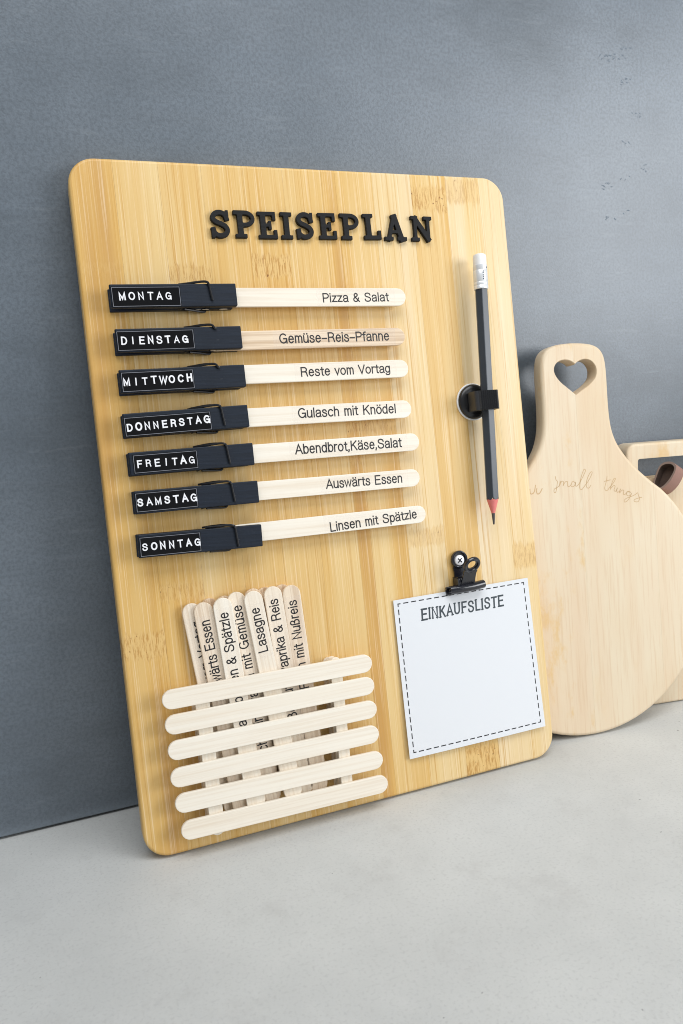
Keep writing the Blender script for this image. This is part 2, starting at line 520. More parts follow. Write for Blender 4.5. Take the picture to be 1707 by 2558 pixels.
G = {
    'A': ([[(0, 0), (.33, 1), (.66, 0)], [(.12, .33), (.54, .33)]], .66),
    'B': ([[(.06, 0), (.06, 1)], [(.06, 1), (.35, 1)]+el(.35, .76, .22, .24, 90, -90, 6)+[(.06, .52)], [(.35, .52)]+el(.36, .26, .25, .26, 90, -90, 6)+[(.06, 0)]], .66),
    'C': ([el(.36, .5, .33, .5, 40, 320, 16)], .70),
    'D': ([[(.06, 0), (.06, 1)], [(.06, 1), (.26, 1)]+el(.26, .5, .38, .5, 90, -90, 12)+[(.06, 0)]], .68),
    'E': ([[(.60, 1), (.07, 1), (.07, 0), (.62, 0)], [(.07, .53), (.54, .53)]], .64),
    'F': ([[(.58, 1), (.07, 1), (.07, 0)], [(.07, .52), (.50, .52)]], .58),
    'G': ([el(.37, .5, .34, .5, 45, 340, 16), [(.40, .47), (.69, .47), (.70, 0)]], .74),
    'H': ([[(.06, 0), (.06, 1)], [(.60, 0), (.60, 1)], [(.06, .52), (.60, .52)]], .66),
    'I': ([[(.07, 0), (.07, 1)]], .14),
    'K': ([[(.07, 0), (.07, 1)], [(.60, 1), (.07, .42)], [(.26, .63), (.64, 0)]], .66),
    'L': ([[(.07, 1), (.07, 0), (.53, 0)]], .54),
    'M': ([[(.06, 0), (.06, 1), (.40, .1), (.74, 1), (.74, 0)]], .80),
    'N': ([[(.06, 0), (.06, 1), (.60, 0), (.60, 1)]], .66),
    'O': ([el(.36, .5, .34, .5, 90, 450, 22)], .72),
    'P': ([[(.07, 0), (.07, 1)], [(.07, 1), (.36, 1)]+el(.36, .73, .25, .27, 90, -90, 8)+[(.07, .46)]], .62),
    'R': ([[(.07, 0), (.07, 1)], [(.07, 1), (.37, 1)]+el(.37, .75, .23, .25, 90, -90, 8)+[(.07, .50)], cr((.38, .50), (.55, .42), (.60, .22), (.65, 0))], .68),
    'S': ([SCURVE], .66),
    'T': ([[(0, 1), (.60, 1)], [(.30, 1), (.30, 0)]], .60),
    'U': ([[(.06, 1), (.06, .28)]+el(.33, .28, .27, .28, 180, 360, 10)+[(.60, 1)]], .66),
    'V': ([[(0, 1), (.31, 0), (.62, 1)]], .62),
    'W': ([[(0, 1), (.23, 0), (.46, .98), (.69, 0), (.92, 1)]], .92),
    'a': (LOW_A, .51), 'ä': (LOW_A+DOTS(.25, .88), .51),
    'b': ([[(.05, 1), (.05, 0)], el(.27, .37, .22, .37, 175, -175, 16)], .50),
    'c': ([el(.27, .37, .24, .37, 42, 318, 12)], .48),
    'd': ([[(.46, 1), (.46, 0)], el(.24, .37, .22, .37, 5, 355, 16)], .51),
    'e': ([[(.05, .40), (.48, .40)]+el(.265, .40, .215, .34, 0, 180, 8)+el(.265, .36, .22, .36, 180, 325, 8)], .52),
    'f': ([cr((.30, .99), (.18, .97), (.13, .84), (.13, .6), (.13, 0)), [(0, .70), (.27, .70)]], .27),
    'g': ([el(.24, .38, .22, .36, 5, 355, 16), cr((.46, .74), (.46, .3), (.46, -.05), (.40, -.22), (.24, -.27), (.08, -.22), (.05, -.13))], .51),
    'h': ([[(.05, 1), (.05, 0)], [(.05, .48)]+el(.245, .50, .19, .24, 170, 0, 8)+[(.435, 0)]], .49),
    'i': ([[(.05, XH-.02), (.05, 0)], [(.05, .95), (.05, 1.0)]], .10),
    'k': ([[(.05, 1), (.05, 0)], [(.42, XH), (.05, .28)], [(.20, .44), (.46, 0)]], .46),
    'l': ([[(.05, 1), (.05, 0)]], .10),
    'm': ([[(.05, XH), (.05, 0)], [(.05, .50)]+el(.205, .52, .155, .22, 170, 0, 7)+[(.36, 0)], [(.36, .50)]+el(.515, .52, .155, .22, 170, 0, 7)+[(.67, 0)]], .72),
    'n': ([[(.05, XH), (.05, 0)], [(.05, .48)]+el(.245, .50, .19, .24, 170, 0, 8)+[(.435, 0)]], .49),
    'o': (LOW_O, .52), 'ö': (LOW_O+DOTS(.26, .88), .52),
    'p': ([[(.05, XH), (.05, -.27)], el(.27, .37, .22, .37, 175, -175, 16)], .50),
    'r': ([[(.05, XH), (.05, 0)], cr((.05, .48), (.10, .64), (.20, .72), (.30, .72))], .30),
    's': ([cr((.41, .56), (.35, .70), (.22, .74), (.09, .69), (.06, .56), (.14, .44), (.26, .38), (.40, .30), (.43, .15), (.34, .02), (.22, 0), (.08, .04), (.03, .19))], .46),
    't': ([[(.14, .92), (.14, .16)]+cr((.14, .16), (.17, .04), (.28, .01)), [(0, .70), (.28, .70)]], .28),
    'u': (LOW_U, .49), 'ü': (LOW_U+DOTS(.24, .88), .49),
    'v': ([[(0, XH), (.22, 0), (.44, XH)]], .44),
    'w': ([[(0, XH), (.17, 0), (.34, XH), (.51, 0), (.68, XH)]], .68),
    'z': ([[(.03, .70), (.42, .70), (.02, .04), (.44, .04)]], .45),
    'ß': ([[(.05, 0), (.05, .75)]+cr((.05, .75), (.10, .93), (.25, 1.0), (.40, .92), (.42, .75), (.34, .60), (.24, .55))+cr((.24, .55), (.42, .50), (.50, .30), (.43, .07), (.28, 0), (.19, .02))], .54),
    '&': ([cr((.62, .0), (.40, .27), (.16, .62), (.14, .84), (.28, .98), (.43, .88), (.42, .70), (.22, .52), (.06, .34), (.06, .12), (.22, 0), (.42, .08), (.56, .42))], .66),
    ',': ([[(.06, .07), (.06, -.03), (.01, -.16)]], .13),
    '-': ([[(.02, .38), (.46, .38)]], .48),
    ' ': ([], .30),
}


def ribbon(pts, w):
    """miter-joined ribbon about a polyline: returns left and right point lists"""
    P = [Vector(p[:2]) for p in pts]
    Q = [P[0]]
    for p in P[1:]:
        if (p-Q[-1]).length > 1e-4:
            Q.append(p)
    P = Q; n = len(P); closed = (P[0]-P[-1]).length < 1e-3
    Lf = []; Rt = []
    for k in range(n):
        if k == 0:
            d0 = d1 = (P[1]-P[0]).normalized()
            if closed:
                d0 = (P[-1]-P[-2]).normalized()
        elif k == n-1:
            d0 = d1 = (P[-1]-P[-2]).normalized()
            if closed:
                d1 = (P[1]-P[0]).normalized()
        else:
            d0 = (P[k]-P[k-1]).normalized(); d1 = (P[k+1]-P[k]).normalized()
        t = d0+d1
        if t.length < 1e-5:
            t = d1
        t.normalize(); c = max(0.42, t.dot(d1)); nn = Vector((-t.y, t.x))*(w/2/c)
        p = P[k].copy()
        if not closed and k == 0:
            p -= d0*w*0.45
        if not closed and k == n-1:
            p += d1*w*0.45
        Lf.append(p+nn); Rt.append(p-nn)
    return Lf, Rt


def layout(text, gap):
    x = 0; res = []
    for ch in text:
        st, wd = G[ch]
        res.append((st, x)); x += wd+gap
    return res, x-gap


def text_into(mb, text, p0, p1, cap, thick, gap=0.13, z=0.0, mi=0, depth=0.0, jitter=0.0, zfun=None, fixed=None):
    """lettering with baseline from p0 to p1 (mm), capital height cap; depth > 0 gives raised solid letters"""
    res, wd = layout(text, gap)
    p0 = Vector(p0); p1 = Vector(p1); L = (p1-p0).length
    ax = (p1-p0).normalized(); ay = Vector((-ax.y, ax.x)); sx = L/wd if fixed is None else fixed*cap
    k = 0
    for st, x in res:
        jy = random.uniform(-jitter, jitter)*cap
        for s_ in st:
            k += 1
            pts = [p0+ax*((x+q[0])*sx)+ay*(q[1]*cap+jy) for q in s_]
            Lf, Rt = ribbon(pts, thick*cap)
            n = len(Lf); dz = 0.004*(k % 5)
            if depth <= 0:
                vs = [(p.x, p.y, (zfun(p) if zfun else z)+dz) for p in Lf+Rt]
                fs = [(a, a+n, a+n+1, a+1) for a in range(n-1)]
                mb.add(vs, fs, mi)
            else:
                d = depth+dz
                vs = [(p.x, p.y, z) for p in Lf+Rt]+[(p.x*0.86+q.x*0.14, p.y*0.86+q.y*0.14, z+d) for p, q in zip(Lf, Rt)]+[(q.x*0.86+p.x*0.14, q.y*0.86+p.y*0.14, z+d) for p, q in zip(Lf, Rt)]
                fs = [(a+2*n, a+3*n, a+3*n+1, a+2*n+1) for a in range(n-1)]
                fs += [(a+2*n, a+2*n+1, a+1, a) for a in range(n-1)]+[(a+n, a+n+1, a+3*n+1, a+3*n) for a in range(n-1)]
                fs += [(0, n, 3*n, 2*n), (n-1, 3*n-1, 4*n-1, 2*n-1)]
                mb.add(vs, fs, mi)


# ------------------------------------------------------------------ the setting
mb = MB(); mb.box(-1600, 1800, -1700, 160, -30, 0)
o = mb.build('tabletop', TABLEM); tag(o, 'pale grey concrete-look surface under the boards', kind='structure')
mb = MB(); mb.prism([(-1600, 1.6), (1800, 1.6), (1800, 1500), (-1600, 1500)], -60, 0, 0.8, 2, M=Matrix.Rotation(PI/2, 4, 'X'), smooth=False)
o = mb.build('wall', WALLM); tag(o, 'dark slate grey painted wall panel behind the boards', kind='structure')
# small scuffs scratched into the wall paint, upper right
WALL = o
SCUFF = plain('scuffed_wall_paint', (0.115, 0.145, 0.18), 0.7)
rs = random.Random(5)
SCUFFS = [(335.0, 432.0, 8), (347.0, 433.0, 7), (354.0, 438.0, 4), (352.0, 419.0, 7), (362.0, 400.0, 6), (353.0, 381.0, 3), (369.0, 367.0, 5), (352.0, 360.0, 3), (338.0, 354.0, 9), (341.0, 335.0, 5), (353.0, 339.0, 2)]
mb = MB()
for x, z, n_ in SCUFFS:
    for k in range(n_):
        cx, cz = x+rs.uniform(-5, 5), z+rs.uniform(-2.2, 2.2); a = rs.uniform(-.5, .9); L = rs.uniform(1.0, 3.2)
        P = [(cx+L*t*math.cos(a), cz+L*t*math.sin(a)+rs.uniform(-.3, .3)) for t in (-.5, -.2, .15, .5)]
        wv = [0.05, rs.uniform(.2, .5), rs.uniform(.15, .4), .05]
        vs = [(p[0], -.04-.004*k, p[1]+w_) for p, w_ in zip(P, wv)]+[(p[0], -.04-.004*k, p[1]-w_) for p, w_ in zip(P, wv)]
        mb.add(vs, [(j, j+4, j+5, j+1) for j in range(3)])
mb.build('scuff_marks', SCUFF, WALL)

# ------------------------------------------------------------------ menu board (thing)
BT = 11.0; BW = 250.0; BH = 354.5; LEAN = math.asin(47.8/354.5)
BM = frame(0, -47.8-BT*math.cos(LEAN), LEAN, 0.0, BT)
board = bpy.data.objects.new('menu_board', None); COL.objects.link(board); board.matrix_world = BM
board.empty_display_size = 0.02
tag(board, 'large bamboo weekly menu board headed SPEISEPLAN leaning on the wall', 'menu board')

# full board with rounded corners and rims, then cut into its glued strips
full = MB(); full.prism(rrect(0, 0, BW, BH, 13.5, 12), -BT, 0, 1.6, 4)
SEAMS = [0, 21.8, 44.2, 66.3, 88.6, 110.5, 132.8, 141, 163.5, 187.5, 210.5, 233, 250]
TONES = [.34, .14, .20, .16, .20, .18, .37, .22, -.04, .18, -.12, -.08]  # strip tones; paler right and yellower left strips also paint in the light's falloff
KN = {0: (109, 8, .9), 1: (134, 5, .6), 2: (297, 6, .8), 4: (301, 7, .95), 6: (213, 5, .8), 7: (212, 5, .6), 8: (145, 6, .55), 9: (340.5, 8.5, 1.0), 10: (346, 9, .6), 11: (126, 9, .75), 3: (62, 5, .4), 5: (40, 5, .4)}
KN2 = {9: (8, 11, 1.0), 0: (300, 3, .2), 6: (196, 5, .5)}
fm = full.mesh('strip', [BAMBOO])
for k in range(12):
    bm = bmesh.new(); bm.from_mesh(fm)
    for x, n in ((SEAMS[k]+(0.03 if k else -9), 1), (SEAMS[k+1]-(0.03 if k < 11 else -9), -1)):
        if 0 < x < BW:
            r = bmesh.ops.bisect_plane(bm, geom=bm.verts[:]+bm.edges[:]+bm.faces[:], plane_co=Vector((x, 0, 0))*S, plane_no=(-n, 0, 0), clear_outer=True)
            ed = [e for e in r['geom_cut'] if isinstance(e, bmesh.types.BMEdge)]
            fr = bmesh.ops.edgenet_fill(bm, edges=ed)
            for f in fr['faces']:
                f.smooth = False
            for e in ed:
                if e.is_valid:
                    e.smooth = False
    me = bpy.data.meshes.new('bamboo_strip'); bm.to_mesh(me); bm.free()
    if not me.materials:
        me.materials.append(BAMBOO)
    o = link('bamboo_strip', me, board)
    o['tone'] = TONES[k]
    a = KN.get(k, (-100, 1, 0)); b_ = KN2.get(k, (-100, 1, 0))
    o['knot1'], o['half1'], o['force1'] = a[0]*S, a[1]*S, float(a[2])
    o['knot2'], o['half2'], o['force2'] = b_[0]*S, b_[1]*S, float(b_[2])
bpy.data.meshes.remove(fm)


# ---- SPEISEPLAN: slab letters, each one piece of painted wood
def remeshed(mb, name, mats, vox):
    me = mb.mesh(name, mats)
    tmp = bpy.data.objects.new('tmp', me); COL.objects.link(tmp)
    rm = tmp.modifiers.new('r', 'REMESH'); rm.mode = 'VOXEL'; rm.voxel_size = vox*S; rm.use_smooth_shade = True
    sm = tmp.modifiers.new('s', 'SMOOTH'); sm.factor = 0.5; sm.iterations = 2
    dg = bpy.context.evaluated_depsgraph_get()
    out = bpy.data.meshes.new_from_object(tmp.evaluated_get(dg)); out.name = name
    bpy.data.objects.remove(tmp); bpy.data.meshes.remove(me)
    out.materials.clear()
    for m in mats:
        out.materials.append(m)
    return out


def solid_ribbon(mb, pts, w, d):
    Lf, Rt = ribbon(pts, w); n = len(Lf)
    vs = [(p.x, p.y, 0) for p in Lf+Rt]+[(p.x, p.y, d) for p in Lf+Rt]
    fs = [(a, a+n, a+n+1, a+1)[::-1] for a in range(n-1)]+[(a+2*n, a+3*n, a+3*n+1, a+2*n+1) for a in range(n-1)]
    fs += [(a, a+1, a+1+2*n, a+2*n)[::-1] for a in range(n-1)]+[(a+n, a+n+1, a+3*n+1, a+3*n) for a in range(n-1)]
    fs += [(0, n, 3*n, 2*n), (n-1, 3*n-1, 4*n-1, 2*n-1)]
    if (Lf[0]-Lf[-1]).length < 1e-3:
        fs = fs[:-2]
    mb.add(vs, fs)


def slab_letter(ch, wd, h=14.3, d=2.1):
    mb = MB(); sw = 3.0; sl = 2.0   # stem width, slab thickness
    B = lambda x0, x1, y0, y1: mb.box(x0, x1, y0, y1, 0, d)
    if ch == 'I':
        B(wd/2-sw/2, wd/2+sw/2, 0, h); B(0, wd, 0, sl); B(0, wd, h-sl, h)
    elif ch == 'L':
        B(1.6, 1.6+sw, 0, h); B(0, 6.2, h-sl, h); B(0, wd, 0, sl+.3); B(wd-1.9, wd, 0, 5.0)
    elif ch == 'E':
        B(1.4, 1.4+sw, 0, h); B(0, wd-.4, h-sl, h); B(0, wd, 0, sl); B(wd-2.3, wd-.4, h-4.5, h); B(wd-1.9, wd, 0, 4.7)
        B(1.4, wd-3.2, h/2-.9, h/2+.9); B(wd-4.6, wd-2.9, h/2-2.3, h/2+2.3)
    elif ch == 'P':
        B(1.5, 1.5+sw, 0, h); B(0, 6.3, 0, sl)
        solid_ribbon(mb, [(0.6, h-1.05), (5.6, h-1.05)]+[(5.6+(wd-5.6-1.3)*math.cos(a), h-4.25+3.2*math.sin(a)) for a in [PI/2-PI*k/12 for k in range(13)]]+[(3.0, h-7.45)], 2.25, d)
    elif ch == 'A':
        x = wd/2
        solid_ribbon(mb, [(2.7, .6), (x-.5, h-.9)], 2.2, d); solid_ribbon(mb, [(wd-3.2, .6), (x-.1, h-.9)], 3.1, d)
        B(x-2.3, x+1.5, h-1.7, h); B(0, 5.4, 0, sl); B(wd-6.0, wd, 0, sl); B(4.0, wd-4.6, 4.0, 5.7)
    elif ch == 'N':
        B(1.5, 3.6, 0, h); B(0, 5.0, 0, sl); B(0, 4.4, h-sl, h)
        B(wd-3.2, wd-1.1, 0, h); B(wd-4.9, wd+.4, h-sl, h)
        solid_ribbon(mb, [(2.6, h-1.3), (wd-2.3, 1.3)], 3.0, d)
    elif ch == 'S':
        pts = [(wd*.86, h*.70), (wd*.80, h*.83), (wd*.60, h*.915), (wd*.38, h*.91), (wd*.20, h*.82), (wd*.17, h*.69), (wd*.30, h*.59), (wd*.52, h*.52), (wd*.74, h*.43), (wd*.85, h*.30), (wd*.78, h*.155), (wd*.57, h*.085), (wd*.36, h*.09), (wd*.18, h*.18), (wd*.13, h*.31)]
        solid_ribbon(mb, catmull(pts, 4), 2.6, d)
        B(wd-1.8, wd-.2, h*.64, h); B(0.1, 1.8, 0, h*.36)
    return mb


XS = [('S', 68.1, 78.4), ('P', 81.0, 92.3), ('E', 93.6, 104.0), ('I', 106.2, 112.7), ('S', 114.9, 125.0), ('E', 127.9, 138.3), ('P', 141.1, 152.2), ('L', 154.8, 165.3), ('A', 167.3, 181.2), ('N', 184.4, 197.4)]
ORD = {}
for n_, (ch, x0, x1) in enumerate(XS):
    me = remeshed(slab_letter(ch, x1-x0), 'letter_'+ch, [SIGNBLACK], 0.2)
    o = link('letter', me, board, T(x0, 315.5+random.uniform(-.2, .2), 0.0, random.uniform(-.02, .02)))
    ORD[ch] = ORD.get(ch, 0)+1


# ---- clothespins glued to the board
def arm_outline(upper):
    # side profile of one wooden arm in (x, height), tapered at the handle end
    pts = [(0.6, 0), (63, 0), (63, 4.1), (56, 4.3), (55.2, 4.0), (49.5, 4.0), (48.6, 3.1), (46.6, 3.1), (45.4, 4.4), (40, 4.5), (38.6, 3.4), (34.6, 3.4), (33, 4.4), (30, 4.3), (1.2, 1.9), (0, 1.4), (0, .5)]
    return pts


def arm_into(mb, upper, dx=0.0, top=10.4, hw=5.75, cut=0.0):
    prof = [(x-cut if x > 60 else x, y) for x, y in arm_outline(upper)]
    M = Matrix(((1, 0, 0, dx), (0, 0, 1, 0), (0, 1, 0, 0), (0, 0, 0, 1)))   # (x, h, y) -> (x, y, h)
    if upper:
        M = Matrix(((1, 0, 0, dx), (0, 0, 1, 0), (0, -1, 0, top), (0, 0, 0, 1)))
        mb.prism(prof, -hw, hw, 0.45, 2, M=M, smooth=False)
    else:
        mb.prism(prof, -hw, hw, 0.45, 2, M=M, smooth=False)


DAYS = [
    # text, origin x, origin v, angle, label corners (x0, x1, v0, v1 in pin frame), text span, wire crossing end, lower arm shift
    ('MONTAG', 12.6, 283.5, 0.002, (0.7, 34.2, -5.5, 4.4), (4.6, 29.3, -1.9), -3.0, -1.2),
    ('DIENSTAG', 12.9, 261.8, 0.000, (0.5, 38.4, -5.2, 4.6), (2.6, 35.0, -1.9), 4.9, -0.6),
    ('MITTWOCH', 12.6, 241.8, 0.002, (0.8, 36.4, -5.3, 4.5), (2.1, 35.2, -2.0), 5.0, -1.4),
    ('DONNERSTAG', 12.0, 220.4, 0.012, (0.4, 43.4, -5.6, 3.8), (1.7, 42.3, -2.9), -4.0, -1.2),
    ('FREITAG', 12.6, 201.3, 0.000, (2.0, 33.8, -4.9, 4.3), (3.8, 31.9, -1.9), -4.0, -1.6),
    ('SAMSTAG', 13.0, 182.2, -0.010, (0.6, 31.3, -4.9, 4.7), (1.7, 30.4, -1.7), -4.0, -1.4),
    ('SONNTAG', 12.5, 160.6, -0.030, (0.7, 31.0, -5.3, 4.5), (2.1, 30.4, -2.0), -4.6, 0.4),
]
WORDS = ['first', 'second', 'third', 'fourth', 'fifth', 'sixth', 'seventh']
PIN = []
for day, x0, v0, an, (a0, a1, b0, b1), (t0, t1, tv), wy, sh in DAYS:
    M = T(x0, v0, 0, an)
    mb = MB(); arm_into(mb, True)
    pin = mb.build('clothespin', BLACKWOOD, board, M)
    pin['label'] = 'black painted clothespin with embossed tape reading %s' % day
    pin['seed'] = random.random()*4
    mb = MB(); arm_into(mb, False, 0.0, cut=max(0.0, -sh))
    mb.build('lower_arm', BLACKWOOD, pin)
    if day == 'MONTAG':
        # paint missing in the notches of the lower edge
        chip = MB(); rc = random.Random(2)
        for x0_, x1_, h0, h1 in ((41.5, 45.2, 2.6, 4.2), (45.6, 49.6, 3.0, 4.6), (54.6, 59.8, 2.4, 4.6)):
            P = []
            for q in range(10):
                a = 2*PI*q/10; k_ = rc.uniform(.75, 1.0)
                P.append(((x0_+x1_)/2+(x1_-x0_)/2*k_*math.cos(a), (h0+h1)/2+(h1-h0)/2*k_*math.sin(a)))
            chip.prism(P, 5.70, 5.82, 0, M=Matrix(((1, 0, 0, 0), (0, 0, -1, 0), (0, 1, 0, 0), (0, 0, 0, 1))))
        chip.build('bare_wood_patch', BIRCH, pin)
    # spring: coil between the arms, a leg over the upper arm and one round the side of the lower arm
    mb = MB(); path = []
    for k in range(61):
        a = 2*PI*3.5*k/60
        path.append((36.5+2.6*math.cos(a), 6.0-12.0*k/60, 5.2+2.6*math.sin(a)))
    mb.tube(path, 0.6, 6)
    mb.tube(catmull([(34.5, 6.3, 6.6), (40, 6.5, 8.4), (45.5, 6.8, 10.0), (48.0, 6.4, 11.0), (49.0, 5.2, 11.05), (49.5, wy*.4+2.6, 11.0), (50.1, wy, 10.95)], 4), 0.62, 7)
    mb.tube(catmull([(36.0, -6.1, 6.5), (41, -6.3, 4.4), (45.4, -6.6, 2.4), (47.4, -6.4, 1.4), (48.0, -5.6, .9)], 4), 0.62, 7)
    mb.tube(catmull([(33.5, 6.4, 3.0), (38, 6.9, 5.5), (43, 7.1, 8.4), (46.6, 6.7, 10.0)], 4), 0.5, 6)
    mb.build('spring', WIRE, pin)
    # label tape
    LZ = 10.42; LT = 0.28
    mb = MB(); mb.box(a0, a1, b0, b1, LZ, LZ+LT, 0)
    e = 0.22
    for q in ((a0+.25, a1-.25, b1-.25-e, b1-.25), (a0+.25, a1-.25, b0+.25, b0+.25+e), (a0+.25, a0+.25+e, b0+.25+e, b1-.25-e), (a1-.25-e, a1-.25, b0+.25+e, b1-.25-e)):
        mb.box(*q, LZ+LT, LZ+LT+.03, 1)
    lab = mb.build('label_tape', [EMBOSS, EDGE], pin)
    mb = MB()
    # every letter is punched separately: even pitch, slightly uneven height
    n = len(day); cap = 3.25; pitch = (t1-t0-2.3)/(n-1)
    for k, ch in enumerate(day):
        wch = G[ch][1]*1.12*cap
        cx = t0+1.15+pitch*k; yb = tv+random.uniform(-.12, .12)+(0.1 if k % 2 else 0)
        if day == 'DONNERSTAG':
            yb += (k/(n-1))*1.1
        if day == 'MITTWOCH':
            yb += (k/(n-1))*.5
        sk = random.uniform(-.10, .10); cj = cap*random.uniform(.93, 1.05)
        text_into(mb, ch, (cx-wch/2, yb), (cx+wch/2, yb+sk*wch*0.5), cj, random.uniform(.20, .27), z=LZ+LT, depth=0.22, fixed=1.12)
    mb.build('lettering', WHITE, pin)
    PIN.append(pin)


# ------------------------------------------------------------------ craft sticks
SL = 114.3; SWD = 9.9


def stick_mesh(name, L=SL, W=SWD, t=2.0, bow=0.0, end=1.0):
    mb = MB(); r = W/2; out = []
    n = 9
    for k in range(n+1):
        a = -PI/2+PI*k/n; out.append((L/2-r*end+r*end*math.cos(a), r*math.sin(a)))
    for k in range(n+1):
        a = PI/2+PI*k/n; out.append((-L/2+r*end+r*end*math.cos(a), r*math.sin(a)))
    mb.prism(out, -t/2, t/2, 0.32, 2)
    return mb.mesh(name, [BIRCH])


STICK = stick_mesh('stick')


def text_child(parent, text, p0, p1, cap, thick=0.105, mat_=INK, z=1.07, gap=0.13):
    mb = MB(); text_into(mb, text, p0, p1, cap, thick, gap, z)
    return mb.build('lettering', mat_, parent)


def tape_child(parent, x0, x1, w=9.3):
    mb = MB(); mb.box(x0, x1, -w/2, w/2, 1.005, 1.045)
    return mb.build('clear_tape', TAPE, parent)


MENU = [('Pizza & Salat', 283.3, 174.5, 282.4, (124.3, 280.2), (163.6, 280.3), 4.5, 'MONTAG'),
        ('Gemüse-Reis-Pfanne', 260.8, 171.6, 260.3, (97.5, 258.8), (161.5, 258.5), 4.8, 'DIENSTAG'),
        ('Reste vom Vortag', 243.1, 171.8, 242.3, (107.4, 240.7), (160.2, 240.5), 4.6, 'MITTWOCH'),
        ('Gulasch mit Knödel', 220.5, 171.2, 219.4, (103.6, 218.7), (161.2, 217.7), 4.8, 'DONNERSTAG'),
        ('Abendbrot,Käse,Salat', 201.4, 174.1, 200.5, (99.9, 199.5), (162.6, 198.4), 4.9, 'FREITAG'),
        ('Auswärts Essen', 181.8, 172.2, 180.2, (115.4, 179.4), (160.9, 178.5), 4.7, 'SAMSTAG'),
        ('Linsen mit Spätzle', 160.3, 173.8, 159.2, (115.0, 155.9), (167.8, 157.4), 4.7, 'SONNTAG')]
for txt, vl, xr, vr, b0, b1, cap, day in MENU:
    z = 5.2
    an = math.atan2(vr-vl, xr-76)
    cx = xr-SL/2*math.cos(an); cv = vr-SL/2*math.sin(an)
    st = link('craft_stick', STICK)
    LM = T(cx, cv, z, an); st.matrix_world = BM @ LM
    if txt.startswith('Gem'):
        tag(st, 'grainy darker wooden stick reading %s in the %s clothespin' % (txt, day), 'craft stick'); st['tone'] = 0.75
    else:
        st['tone'] = random.uniform(0, .14)
        tag(st, 'pale wooden stick reading %s in the %s clothespin' % (txt, day), 'craft stick')
    st['group'] = 'dish sticks clamped in the weekday clothespins'
    inv = LM.inverted()
    q0 = inv @ (Vector((b0[0], b0[1], z))*S); q1 = inv @ (Vector((b1[0], b1[1], z))*S)
    q0 /= S; q1 /= S
    text_child(st, txt, (q0.x, q0.y), (q1.x, q1.y), cap, 0.145)
    tape_child(st, q0.x-3.5, min(q1.x+4, SL/2-4.5))

# ---- the slatted holder glued to the board
holder = bpy.data.objects.new('stick_holder', None); COL.objects.link(holder); holder.parent = board
holder.matrix_local = T(0, 0, 0); holder.empty_display_size = 0.01
holder['label'] = 'holder of six horizontal pale sticks glued over two stacked uprights'
SLATS = [(15.5, 82.5, 129.8, 81.6), (15.4, 69.7, 130.0, 69.1), (15.3, 56.6, 130.2, 55.9), (15.0, 42.7, 130.0, 42.0), (16.0, 29.5, 130.7, 27.3), (17.5, 15.2, 132.2, 13.4)]
for x0, v0, x1, v1 in SLATS:
    o = link('slat', STICK, holder, T((x0+x1)/2, (v0+v1)/2, 9.5, math.atan2(v1-v0, x1-x0)))
    o['tone'] = random.uniform(0, .12)
for (xt, vt), (xb, vb) in (((35.3, 85.9), (36.3, 8)), ((109.3, 87.6), (108.6, 8))):
    L = math.hypot(xt-xb, vt-vb); an = math.atan2(vt-vb, xt-xb)
    upm = stick_mesh('upright', L, 7.4 if xt < 60 else 6.6, 2.02)
    for k in range(4):
        o = link('upright', upm, holder, T((xt+xb)/2+(-.5, .3, -.3, .2)[k]-(.35*(3-k) if xt > 60 else 0), (vt+vb)/2-(.8, .2, .5, 0)[k], 1.03+k*2.08, an))
        o['tone'] = (.35, .2, .3, .05)[k]

# ---- sticks stored in the holder: centre x at the top tip, v of the top tip, tilt, height layer, text
STORED = [
    ('back', 45.6, 129.0, .080, 1.05, None, 'blank wooden stick peeking out between the Essen and Spätzle sticks'),
    ('back', 53.0, 129.4, .070, 3.1, None, 'blank wooden stick peeking out between the Spätzle and Gemüse sticks'),
    ('back', 68.6, 130.9, .088, 3.1, None, 'blank wooden stick almost hidden behind the Lasagne stick'),
    ('back', 75.6, 130.4, .080, 1.05, None, 'blank wooden stick behind the gap left of the Paprika & Reis stick'),
    ('back', 85.4, 130.5, .070, 1.05, None, 'blank wooden stick behind the gap left of the mit Nußreis stick'),
    ('a', 35.6, 128.0, .100, 3.1, ('Reste vom Vortag', 118.2), 'leftmost stored stick in the holder, its lettering half covered'),
    ('b', 41.3, 127.9, .085, 5.15, ('Auswärts Essen', 118.4), 'stored stick in the holder reading Auswärts Essen'),
    ('c', 51.2, 129.0, .060, 7.25, ('Sauerbraten & Spätzle', 121.2), 'cream stored stick in the holder reading & Spätzle'),
    ('d', 59.0, 130.7, .075, 5.15, ('Schweinebraten mit Gemüse', 123.5), 'stored stick in the holder reading mit Gemüse'),
    ('e', 67.4, 130.2, .098, 7.25, ('Lasagne', 121.0), 'stored stick in the holder reading Lasagne'),
    ('f', 78.9, 130.8, .060, 5.15, ('Süße Pute Paprika & Reis', 123.8), 'yellowish stored stick in the holder reading Paprika & Reis'),
    ('g', 89.2, 130.0, .040, 5.15, ('Fisch mit Nußreis', 121.6), 'rightmost stored stick in the holder reading mit Nußreis'),
]
SUF = {'a': ('Vortag', 18.5), 'b': ('wärts Essen', 32.2), 'c': ('& Spätzle', 27.0), 'd': ('mit Gemüse', 33.7), 'e': ('Lasagne', 23.7), 'f': ('& Reis', 17.7), 'g': ('mit Nußreis', 31.0)}
